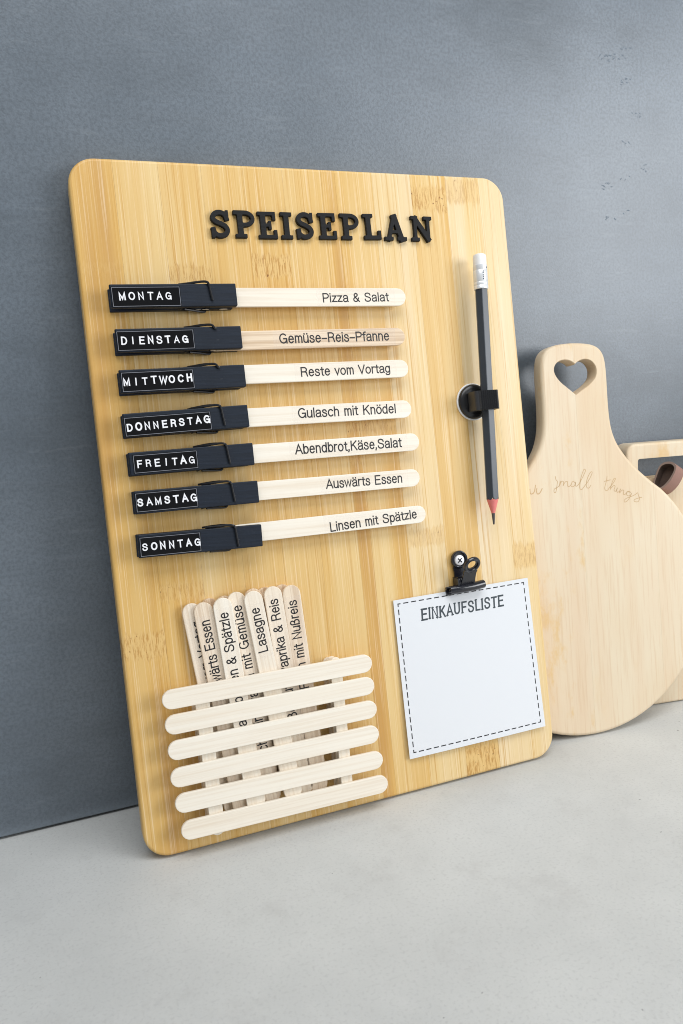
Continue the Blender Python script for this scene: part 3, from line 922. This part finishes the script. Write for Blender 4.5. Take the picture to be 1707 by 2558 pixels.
for kind, x, v, tilt, z, tx, lb in STORED:
    # stick axis points up the board; local +x of the stick = upwards
    an = PI/2+tilt
    d = Vector((math.cos(an), math.sin(an)))
    c = Vector((x, v))-d*SL/2
    st = link('craft_stick', STICK); st.matrix_world = BM @ T(c.x, c.y, z, an)
    tag(st, lb, 'craft stick', 'sticks stored upright in the slatted holder')
    st['tone'] = {'a': .38, 'b': .55, 'c': 0.08, 'd': .45, 'e': .18, 'f': .32, 'g': .6}.get(kind, .9)  # wood tone per stick, browned to paint in the shade of the holder
    if tx:
        txt, vend = tx
        cap = 4.8; suf, sl_ = SUF[kind]; L = layout(txt, 0.13)[1]*sl_/layout(suf, 0.13)[1]
        xe = SL/2-(v-vend); off = -1.9
        if kind == 'a':
            off = -3.5
        text_child(st, txt, (xe-L, off), (xe, off), cap, 0.14)
        tape_child(st, max(-SL/2+6, xe-L-3), xe+2.5)

# ---- pencil clip glued to the board
mb = MB()
mb.lathe([(10.9, 0.0), (11.0, .8), (10.7, 1.2)], 40)
pad_m = mb.mesh('pad', [PAD])
mb = MB(); mb.lathe([(10.2, 1.0), (10.3, 2.0), (10.0, 2.8), (9.2, 3.5), (7.6, 3.9), (5.5, 4.0), (4.9, 4.3), (4.3, 5.0)], 48)
clip = mb.build('pencil_clip', BLACKPLASTIC, board, T(214.9, 221.3, 0))
link('adhesive_pad', pad_m, clip, T(0, 0, 0))
# ribbed sprung clamp, profile in (x, height) extruded up the board, round hole for the pencil
PX, PZ = 4.9, 9.3
prof = []
def clamp_outline():
    out = rrect(-6.6, 3.6, 9.4, 14.6, 2.6, 6)
    return [tuple(p) for p in out]
co_ = clamp_outline()
# front face ribs
ribs = []
for p in co_:
    ribs.append(p)
# replace the straight top run by ribs
top = [p for p in co_ if p[1] > 14.5]
xa, xb = max(p[0] for p in top), min(p[0] for p in top)
run = []
nr = 9
for k in range(nr*4+1):
    x = xa+(xb-xa)*k/(nr*4)
    run.append((x, 14.6+1.0*(0.5-0.5*math.cos(2*PI*k/4))))
outl = []
done = False
for p in co_:
    if p[1] > 14.55:
        if not done:
            outl += run; done = True
    else:
        outl.append(p)
bm = bmesh.new()
def loop(pts, z):
    vs = [bm.verts.new((x*S, z*S, y*S)) for x, y in pts]
    return vs, [bm.edges.new((vs[k], vs[(k+1) % len(vs)])) for k in range(len(vs))]
hole = [(PX+4.0*math.cos(2*PI*k/24), PZ+4.0*math.sin(2*PI*k/24)) for k in range(24)]
rings = []
for z in (-5.5, 5.5):
    v1, e1 = loop(outl, z); v2, e2 = loop(hole, z)
    bmesh.ops.triangle_fill(bm, use_beauty=True, use_dissolve=False, edges=e1+e2)
    rings.append((v1, v2))
for q in (0, 1):
    A, B_ = rings[0][q], rings[1][q]; n = len(A)
    for k in range(n):
        bm.faces.new((A[k], A[(k+1) % n], B_[(k+1) % n], B_[k]))
bmesh.ops.recalc_face_normals(bm, faces=bm.faces)
me = bpy.data.meshes.new('clamp'); bm.to_mesh(me); bm.free(); me.materials.append(plain('ribbed_black_plastic', (0.032, 0.033, 0.036), 0.34, spec=0.5))
cl = link('clamp', me, clip, T(0.6, -0.6, 0))

# ---- pencil held by the clip (thing)
pt = Vector((223.2, 305.6)); pb = Vector((215.9, 148.0)); zP = 9.3
ang = math.atan2((pb-pt).y, (pb-pt).x)
pen = bpy.data.objects.new('pencil', None); COL.objects.link(pen); pen.empty_display_size = 0.01
pen.matrix_world = BM @ T(pb.x, pb.y, zP, ang+PI) @ Matrix.Rotation(math.radians(4), 4, 'X')
tag(pen, 'charcoal hexagonal pencil with white eraser end held upright in black clip', 'pencil')
# local x runs from tip (0) to eraser (157.8)
RX = Matrix(((0, 0, 1, 0), (1, 0, 0, 0), (0, 1, 0, 0), (0, 0, 0, 1)))    # z -> x
Rr = 3.95


def hexr(a, soft=0.06):
    a = (a-PI/6) % (PI/3)-PI/6
    return Rr*math.cos(PI/6)/math.cos(a)


mb = MB(); n = 60; vs = []
L0, L1 = 6.8+9.0, 137.5
XX = []
for x in (None, L1):
    for k in range(n):
        a = 2*PI*k/n; r = min(hexr(a+PI/6), Rr*0.985)
        # scalloped end where the sharpener cut the six faces
        xx = L1 if x else 6.6+(r-1.05)/0.29-0.12
        vs.append((xx, r*math.cos(a), r*math.sin(a)))
fs = [(k, (k+1) % n, n+(k+1) % n, n+k)[::-1] for k in range(n)]+[tuple(range(n)), tuple(n+k for k in reversed(range(n)))]
mb.add(vs, fs, 0, False)
mb.build('barrel', BARREL, pen)
mb = MB(); mb.lathe([(1.05, 6.6), (3.42, 14.8), (3.0, 15.2)], 24, M=RX); mb.build('sharpened_wood', REDWOOD, pen)
mb = MB(); mb.lathe([(0.25, 0.0), (0.5, .3), (1.1, 6.8)], 16, M=RX); mb.build('lead', GRAPHITE, pen)
mb = MB(); mb.lathe([(3.9, 137.3), (4.15, 137.5), (4.15, 139.2), (3.95, 139.5), (4.15, 139.9), (4.15, 141.2), (3.95, 141.5), (4.15, 141.8), (4.15, 148.0), (3.98, 148.3), (4.15, 148.6), (4.15, 151.2), (3.9, 151.4)], 32, M=RX)
fer = mb.build('ferrule', FERRULE, pen)
mb = MB()
for xq in (142.4, 143.6, 144.6, 145.9, 146.8):
    mb.box(xq, xq+.7, -.28, .28, 4.16, 4.2, M=Matrix.Rotation(math.radians(-12), 4, 'X'))
mb.box(149.2, 149.9, -.5, .2, 4.16, 4.2, M=Matrix.Rotation(math.radians(22), 4, 'X'))
mb.build('ferrule_print', PENCILINK, pen)
mb = MB(); mb.lathe([(3.85, 151.2), (3.9, 156.0), (3.5, 157.4), (2.4, 157.9)], 28, M=RX); mb.build('eraser', ERASER, pen)

# ---- hinge clip screwed to the board
def paddle(zc, n=10, jaw=11.2, jawh=4.0, cx=0.0):
    """outline of one half of the hinge clip: wide jaw, neck, round eye; y = 0 at the hinge"""
    R_ = 5.2; cy = 12.3
    right = [(jaw, -6.6), (jaw+.2, -4.6), (jaw-1.2, -3.2), (6.0, -2.6), (4.6, -1.0), (4.3, 3.0), (4.2, 5.5), (4.6, 7.6)]
    arc = [(R_*math.cos(a), cy+R_*math.sin(a)) for a in [math.radians(-42+264*k/22) for k in range(23)]]
    left = [(-x, y) for x, y in reversed(right)]
    return right+arc+left, [(2.7*math.cos(2*PI*k/20), cy+2.7*math.sin(2*PI*k/20)) for k in range(20)]


def plate(out, hole, t):
    bm = bmesh.new(); rs = []
    for z in (-t/2, t/2):
        v1 = [bm.verts.new((x*S, y*S, z*S)) for x, y in out]; v2 = [bm.verts.new((x*S, y*S, z*S)) for x, y in hole]
        ed = [bm.edges.new((v[k], v[(k+1) % len(v)])) for v in (v1, v2) for k in range(len(v))]
        bmesh.ops.triangle_fill(bm, use_beauty=True, use_dissolve=False, edges=ed); rs.append((v1, v2))
    for q in (0, 1):
        A, B_ = rs[0][q], rs[1][q]; n = len(A)
        for k in range(n):
            bm.faces.new((A[k], A[(k+1) % n], B_[(k+1) % n], B_[k]))
    bmesh.ops.recalc_face_normals(bm, faces=bm.faces)
    return bm


def bm_object(bm, name, m, parent, M):
    me = bpy.data.meshes.new(name); bm.to_mesh(me); bm.free(); me.materials.append(m)
    return link(name, me, parent, M)


def add_mb(bm, mb):
    me = mb.mesh('tmp', []); bm.from_mesh(me); bpy.data.meshes.remove(me)


out, hole = paddle(0)
# rear half, flat on the board; raised rim round the eye
bm = plate(out, hole, 0.9)
rim = MB(); rim.tube([(4.5*math.cos(2*PI*k/28), 12.3+4.5*math.sin(2*PI*k/28), .7) for k in range(28)], 0.85, 8, closed=True)
rim.tube([(-11.2, -6.4, .3), (11.2, -6.4, .3)], 1.15, 10)
rim.tube([(-11.0, -3.2, .3), (11.0, -3.2, .3)], 0.9, 10)
add_mb(bm, rim)
hc = bm_object(bm, 'hinge_clip', BLACKMETAL, board, T(195.3, 117.3, 1.3, 0.03))
hc['label'] = 'black metal hinge clip screwed on above the shopping list'
# front half, swung open about the hinge
bm = plate(out, hole, 0.9)
rim = MB(); rim.tube([(4.35*math.cos(2*PI*k/28), 12.3+4.35*math.sin(2*PI*k/28), .5) for k in range(28)], 0.95, 8, closed=True)
lip = [(x, -6.8) for x in (-11.2, -7, 0, 7, 10.6)]
rim.tube([(-11.0, -7.6, -1.2), (10.8, -7.6, -1.2)], 1.25, 12)
rim.tube(catmull([(-11.2, -4.3, .1), (-6, -4.0, .8), (0, -4.0, 1.0), (6, -4.0, .8), (11.2, -4.3, .1)], 4), 2.5, 14)
add_mb(bm, rim)
hf = bm_object(bm, 'front_jaw', BLACKMETAL, hc, T(1.2, -0.4, 5.4, 0, math.radians(33)))
mb = MB()
for k in range(7):
    mb.tube([(-4.0+k*1.35, 2.2*math.cos(2*PI*j/16), 3.2+2.2*math.sin(2*PI*j/16)) for j in range(16)], 0.62, 6, closed=True)
for s_ in (-1, 1):
    mb.prism([(-2.6, -.4), (2.6, -.4), (2.0, 5.6), (-2.0, 5.6)], -.4, .4, 0, M=Matrix(((0, 0, 1, s_*5.0), (1, 0, 0, 0), (0, 1, 0, 0), (0, 0, 0, 1))))
mb.box(-4.6, 4.6, -2.4, 2.8, 0.2, 4.6)
mb.build('hinge_spring', BLACKMETAL, hc)
mb = MB(); mb.lathe([(3.15, 0.6), (3.15, 1.35), (2.9, 1.75), (1.8, 1.92), (.4, 1.96)], 28)
sc_o = mb.build('screw', STEEL, hc, T(-.6, 12.0, .3, 0.35))
mb = MB()
for r_ in (0, PI/2):
    mb.box(-1.7, 1.7, -.36, .36, 1.7, 2.02+(.02 if r_ else 0), M=Matrix.Rotation(r_, 4, 'Z'))
xo = MB()
mb.build('cross_slot', BLACKMETAL, hc, T(-.6, 12.0, .3, 0.75))

# ---- the shopping list (thing), hanging in the hinge clip
c00, c10, c11, c01 = (150.3, 20.0), (243.0, 19.9), (241.1, 112.2), (150.3, 111.8)
NX = 16


def pz(u, v):
    # gap between sheet and board; v = 1 at the top
    return 1.1+1.6*(1-v)**1.6*(0.75+0.25*u)+0.35*math.sin(PI*u)*(1-v)


def ppos(u, v):
    x = (1-v)*((1-u)*c00[0]+u*c10[0])+v*((1-u)*c01[0]+u*c11[0])
    y = (1-v)*((1-u)*c00[1]+u*c10[1])+v*((1-u)*c01[1]+u*c11[1])
    return x, y, pz(u, v)


ox, oy = 196.5, 66.0
vs = []; fs = []
for lay in (0, 1):
    for j in range(NX+1):
        for k in range(NX+1):
            x, y, z = ppos(k/NX, j/NX); vs.append((x-ox, y-oy, z+(-.18 if lay == 0 else 0)))
n1 = NX+1; n2 = n1*n1
for j in range(NX):
    for k in range(NX):
        a = j*n1+k; fs.append((a, a+n1, a+n1+1, a+1)); fs.append((n2+a, n2+a+1, n2+a+n1+1, n2+a+n1))
for k in range(NX):
    fs.append((k, k+1, n2+k+1, n2+k)); a = NX*n1+k; fs.append((a+1, a, n2+a, n2+a+1))
    a = k*n1; fs.append((a+n1, a, n2+a, n2+a+n1)); a = k*n1+NX; fs.append((a, a+n1, n2+a+n1, n2+a))
mb = MB(); mb.add(vs, fs, 0, True)
pap = mb.build('shopping_list', PAPER); pap.matrix_world = BM @ T(ox, oy, 0)
tag(pap, 'white square sheet headed EINKAUFSLISTE with dashed border under the clip', 'shopping list')


def zpap(p, add=.03):
    u = (p.x+ox-150.3)/(91.6); v = (p.y+oy-20)/92.0
    return pz(min(max(u, 0), 1), min(max(v, 0), 1))+add


mb = MB()


def dash(p, q, w_=.5):
    p = Vector(p); q = Vector(q); Lf, Rt = ribbon([p-Vector((ox, oy)), q-Vector((ox, oy))], w_)
    mb.add([(a.x, a.y, zpap(a, .04)) for a in Lf+Rt], [(0, 2, 3, 1)])


def dashed(p, q, n):
    p = Vector(p); q = Vector(q); d = (q-p)
    for k in range(n+1):
        t = k/n; h = 1.35/d.length
        a, b_ = max(0, t-h), min(1, t+h)
        dash(p+d*a, p+d*b_, .62)


q00, q10, q11, q01 = (153.2, 23.3), (239.8, 23.2), (237.9, 109.7), (153.0, 109.4)
dashed(q01, q11, 17); dashed(q11, q10, 17); dashed(q00, q10, 18); dashed(q01, q00, 18)
mb.build('dashed_border', INK, pap)
mb = MB()
p0 = Vector((167.2-ox, 97.9-oy)); p1 = Vector((222.4-ox, 97.9-oy))
SER = {'E': [(.07, 1.02), (.07, 0)], 'I': [(.07, 1), (.07, 0)], 'N': [(.06, 1), (.60, 0), (.60, 1)], 'K': [(.07, 1), (.07, 0)], 'F': [(.07, 0)], 'L': [(.07, 1)], 'T': [(.30, 0)], 'A': [(0, 0), (.66, 0)], 'U': [(.06, 1), (.60, 1)]}
res, wd = layout('EINKAUFSLISTE', .24); sx = 55.2/wd; cap = 6.1; kk = 0
jit = [0, .03, 0, -.03, .0, .04, .02, -.02, .03, .0, .04, -.02, .02]
for (st, x), ch, jy in zip(res, 'EINKAUFSLISTE', jit):
    for s_ in st:
        kk += 1
        pts = [p0+Vector(((x+q[0])*sx+(q[1]-.5)*.35, (q[1]+jy)*cap)) for q in s_]
        Lf, Rt = ribbon(pts, 1.08 if abs(pts[0].x-pts[-1].x) < 1 else 1.0)
        n = len(Lf)
        mb.add([(a.x, a.y, zpap(a, .04+.004*(kk % 5))) for a in Lf+Rt], [(a, a+n, a+n+1, a+1) for a in range(n-1)])
    for q in SER.get(ch, []):
        kk += 1
        c = p0+Vector(((x+q[0])*sx+(q[1]-.5)*.35, (q[1]+jy)*cap))
        Lf, Rt = ribbon([c-Vector((.62, .06)), c+Vector((.62, .08))], .6)
        mb.add([(a.x, a.y, zpap(a, .04+.004*(kk % 5))) for a in Lf+Rt], [(0, 2, 3, 1)])
mb.build('lettering', PENCILINK, pap)

# ------------------------------------------------------------------ round cutting board with heart handle (thing)
RT = 10.5; RL = math.radians(6)
RM = frame(300-9.8*math.cos(-.1), -49.5-9.8*math.sin(-.1), RL, -.1, 0)
RM.translation.z = RT*math.sin(RL)*S*0.9
half = [(0, 253.8), (6.5, 253.5), (13, 252.6), (18, 250.6), (21.2, 247.4), (23.0, 242.5), (23.7, 235), (23.8, 226), (23.8, 216), (24.2, 205.5), (25.3, 197.5), (27.8, 190), (31.7, 183.4), (37.2, 176.3), (44.4, 169), (53.5, 161.2)]
right = [tuple(p) for p in catmull(half, 3)]
a_s = math.atan2(161.2-89.7, 53.5)
arc = [(89.6*math.cos(a), 89.7+89.6*math.sin(a)) for a in [math.radians(48) - math.radians(138)*k/34 for k in range(35)]]
hr = right+arc                        # top middle, clockwise down to the foot
outl = [(p[0], p[1]) for p in hr] + [(-p[0], p[1]) for p in reversed(hr[1:-1])]
outl = outl[::-1]                     # counter-clockwise
heart = [(0.2, 221.2), (-6.3, 226.6), (-9.6, 229.3), (-12.8, 233.1), (-14.2, 237.0), (-13.1, 240.4), (-9.8, 242.7), (-5.5, 243.1), (-1.7, 241.9), (.6, 240.0), (3.4, 241.9), (7.6, 243.0), (12.0, 241.9), (15.0, 238.6), (15.6, 234.9), (14.2, 230.8), (9.3, 226.6), (4.5, 223.9)]
hp = [heart[0]]+[tuple(p) for p in catmull(heart[1:9]+[heart[9]], 3)]+[tuple(p) for p in catmull([heart[9]]+heart[10:], 3)][1:]


def holed(out, hole, t, bev, bevh, m):
    """slab with a rounded rim and a hole, front face at z = 0"""
    bm = bmesh.new()

    def offs(P, d):
        n = len(P); r = []
        for k in range(n):
            a, b_, c = Vector(P[k-1]), Vector(P[k]), Vector(P[(k+1) % n])
            tt = (b_-a).normalized()+(c-b_).normalized()
            tt.normalize(); r.append(Vector(P[k])-Vector((tt.y, -tt.x))*d)
        return r
    seg = 4
    lay = [(-t+bev*(1-math.cos(PI/2*k/seg)), 1-math.sin(PI/2*k/seg)) for k in range(seg+1)]+[(-bev+bev*math.sin(PI/2*k/seg), 1-math.cos(PI/2*k/seg)) for k in range(seg+1)]
    RO = []; RH = []
    for z, q in lay:
        RO.append([bm.verts.new((p.x*S, p.y*S, z*S)) for p in offs(out, bev*q)])
        zz = z if z > -t/2 else z
        RH.append([bm.verts.new((p.x*S, p.y*S, (0 if q == 1 and z > -t/2 else (-t if q == 1 else z))*S)) for p in offs(hole, bevh*q*(1))])
    for R_ in (RO, RH):
        for j in range(len(lay)-1):
            n = len(R_[0])
            for k in range(n):
                f = bm.faces.new((R_[j][k], R_[j][(k+1) % n], R_[j+1][(k+1) % n], R_[j+1][k])); f.smooth = True
    for j in (0, len(lay)-1):
        ed = []
        for R_ in (RO, RH):
            n = len(R_[j])
            for k in range(n):
                ed.append(bm.edges.get((R_[j][k], R_[j][(k+1) % n])))
        r = bmesh.ops.triangle_fill(bm, use_beauty=True, use_dissolve=False, edges=ed)
    bmesh.ops.recalc_face_normals(bm, faces=bm.faces)
    for e in bm.edges:
        if len(e.link_faces) == 2 and e.calc_face_angle(0) > math.radians(38):
            e.smooth = False
    return bm


rb = bpy.data.objects.new('round_cutting_board', None); COL.objects.link(rb); rb.matrix_world = RM; rb.empty_display_size = .02
tag(rb, 'round pale wood cutting board with heart cut-out in its handle', 'cutting board')
hole_cw = hp[::-1] if True else hp
SE = [-95, -58, -0.4, 53.6, 95]
for k in range(4):
    bm = holed(outl, hp[::-1], RT, 2.2, -0.5, BEECH)
    for x, n in ((SE[k]+.025, 1), (SE[k+1]-.025, -1)):
        if abs(x) < 90:
            r = bmesh.ops.bisect_plane(bm, geom=bm.verts[:]+bm.edges[:]+bm.faces[:], plane_co=Vector((x, 0, 0))*S, plane_no=(-n, 0, 0), clear_outer=True)
            ed = [e for e in r['geom_cut'] if isinstance(e, bmesh.types.BMEdge)]
            fr = bmesh.ops.edgenet_fill(bm, edges=ed)
            for f in fr['faces']:
                f.smooth = False
            for e in ed:
                if e.is_valid:
                    e.smooth = False
    me = bpy.data.meshes.new('wood_plank'); bm.to_mesh(me); bm.free(); me.materials.append(BEECH)
    o = link('wood_plank', me, rb); o['tone'] = (1.0, 1.25, .25, .0)[k]; o['seed'] = (1.7, .35, 2.2, 3.1)[k]
# engraved handwriting
UR = [[(-36.7, 164.1), (-36.7, 162.5), (-36.4, 161.2), (-35.3, 161.1), (-33.8, 162.2), (-32.6, 166.3)], [(-31.9, 164.0), (-32.3, 163.1), (-32.2, 162.1), (-31.8, 160.8), (-30.7, 160.7), (-29.4, 161.8), (-28.2, 163.7)]]
SCR = [[(-18.4, 170.6), (-18.0, 168.5), (-17.1, 167.4), (-17.5, 165.0), (-18.3, 161.6), (-19.1, 160.3), (-19.9, 161.0), (-19.5, 162.7), (-17.4, 163.6), (-15.3, 165.1), (-15.0, 167.2), (-16.0, 164.2)], [(-15.7, 164.8), (-14.0, 167.1), (-12.8, 166.7), (-13.2, 164.3), (-12.1, 165.9), (-10.9, 166.8), (-9.9, 166.4), (-10.1, 164.0), (-8.8, 163.4), (-7.1, 164.8)], [(-4.7, 165.6), (-5.8, 166.4), (-7.0, 165.5), (-7.6, 163.8), (-6.4, 163.0), (-4.8, 163.9), (-4.1, 165.6), (-4.4, 163.5), (-2.9, 163.4), (-0.3, 166.3), (1.9, 169.6), (3.5, 172.3), (3.2, 173.3), (2.2, 173.1), (0.3, 169.0), (-1.1, 164.3), (-1.3, 161.5), (0.1, 160.7), (1.8, 162.3), (5.2, 165.8), (7.9, 169.8), (8.2, 171.3), (6.8, 170.9), (4.5, 167.3), (3.5, 163.9), (3.8, 161.7), (5.3, 161.2), (6.8, 162.9)], [(19.0, 167.5), (18.4, 164.7), (16.9, 160.6), (17.2, 158.8), (18.8, 158.6), (20.1, 159.9), (22.7, 162.2), (24.9, 164.8), (25.0, 165.9), (23.7, 165.3), (22.0, 162.2), (20.8, 158.8)], [(16.8, 164.5), (21.3, 165.1)], [(21.1, 159.4), (23.4, 161.1), (24.6, 160.6), (23.6, 158.2), (24.8, 157.4), (26.2, 159.4), (25.5, 157.7), (26.1, 156.6), (27.6, 157.1), (28.5, 158.5), (27.6, 156.1), (29.7, 157.7), (30.9, 157.2), (30.4, 155.1), (31.6, 154.7), (33.7, 156.2), (35.8, 155.7), (34.2, 156.6), (32.9, 155.6), (33.2, 153.8), (35.2, 153.6), (36.5, 154.9), (35.6, 153.2), (33.4, 150.6), (31.2, 149.7), (30.7, 150.8), (32.6, 152.1), (36.8, 153.1), (39.4, 154.0), (41.1, 154.9), (41.8, 152.7), (42.5, 151.2), (41.1, 149.1), (38.6, 149.4), (38.3, 150.5), (40.8, 151.3), (44.2, 151.7)]]
mb = MB()
for k, s_ in enumerate(UR+SCR):
    P = catmull(s_, 4)
    Lf, Rt = ribbon([tuple(p) for p in P], .62 if k < 2 else .42); n = len(Lf)
    mb.add([(a.x, a.y, .03+.004*k) for a in Lf+Rt], [(a, a+n, a+n+1, a+1) for a in range(n-1)])
mb.build('engraved_lettering', BURNT, rb)

# ------------------------------------------------------------------ rectangular board behind (thing)
KT = 16.0; KL = math.radians(2.4)
KM = frame(370, -32.5, KL, -.15, KT)
out = rrect(-33.5, 0, 190, 184.8, 7, 6)
hl = rrect(-25.6, 160.0, 110, 175.0, 2.2, 5)
bm = holed(out, hl[::-1], KT, 1.6, -0.6, BEECH)
me = bpy.data.meshes.new('rect_board'); bm.to_mesh(me); bm.free(); me.materials.append(BEECH)
kb = link('rectangular_cutting_board', me); kb.matrix_world = KM; kb['tone'] = 1.3; kb['seed'] = 5.3
tag(kb, 'thick rectangular wooden board with long handle slot behind the round board', 'cutting board')

# ---- leather loop through the slot (thing)
mb = MB(); sec = []
Pth = catmull([(-1, 6.5), (4.5, 7.4), (9.0, 5.0), (9.8, 0), (8.6, -6), (5.0, -11.5), (0, -13.5), (-3.6, -10.5), (-5.0, -4), (-4.6, 3.2)], 5, closed=True)
nS = len(Pth); wL = 11.0; th_ = 1.6
cen = Vector((2.0, -2.5))
rows = []
for x, ins in ((0, 0), (wL, 0), (wL, 1), (0, 1)):
    for p in Pth:
        q = Vector(p)-(Vector(p)-cen).normalized()*th_*ins
        rows.append((x, q.y*1.0, q.x*0.85))
fs = []; mi = []
for j in range(4):
    for k in range(nS):
        a, b_ = j*nS+k, j*nS+(k+1) % nS; j2 = (j+1) % 4
        fs.append((a, b_, j2*nS+(k+1) % nS, j2*nS+k)); mi.append({0: 0, 1: 2, 2: 1, 3: 2}[j])
# the roll is closed by the folded leather further in
nr0 = len(rows)
for p in Pth:
    q = Vector(p)-(Vector(p)-cen).normalized()*th_*.9
    rows.append((wL*.55, q.y*1.0, q.x*0.85))
fs.append(tuple(nr0+k for k in range(nS))); mi.append(1)
mb.v = [Vector(p) for p in rows]; mb.f = [list(f) for f in fs]; mb.m = mi; mb.sm = [True]*len(fs)
st = mb.build('leather_loop', [LEATHER, SUEDE, SUEDEEDGE])
st.matrix_world = KM @ T(-10.5, 165.5, 6.5, math.radians(-26), 0, math.radians(24))
tag(st, 'brown leather loop hanging through the slot of the rear board', 'leather strap')
bmx = bmesh.new(); bmx.from_mesh(st.data); bmesh.ops.recalc_face_normals(bmx, faces=bmx.faces); bmx.to_mesh(st.data); bmx.free()
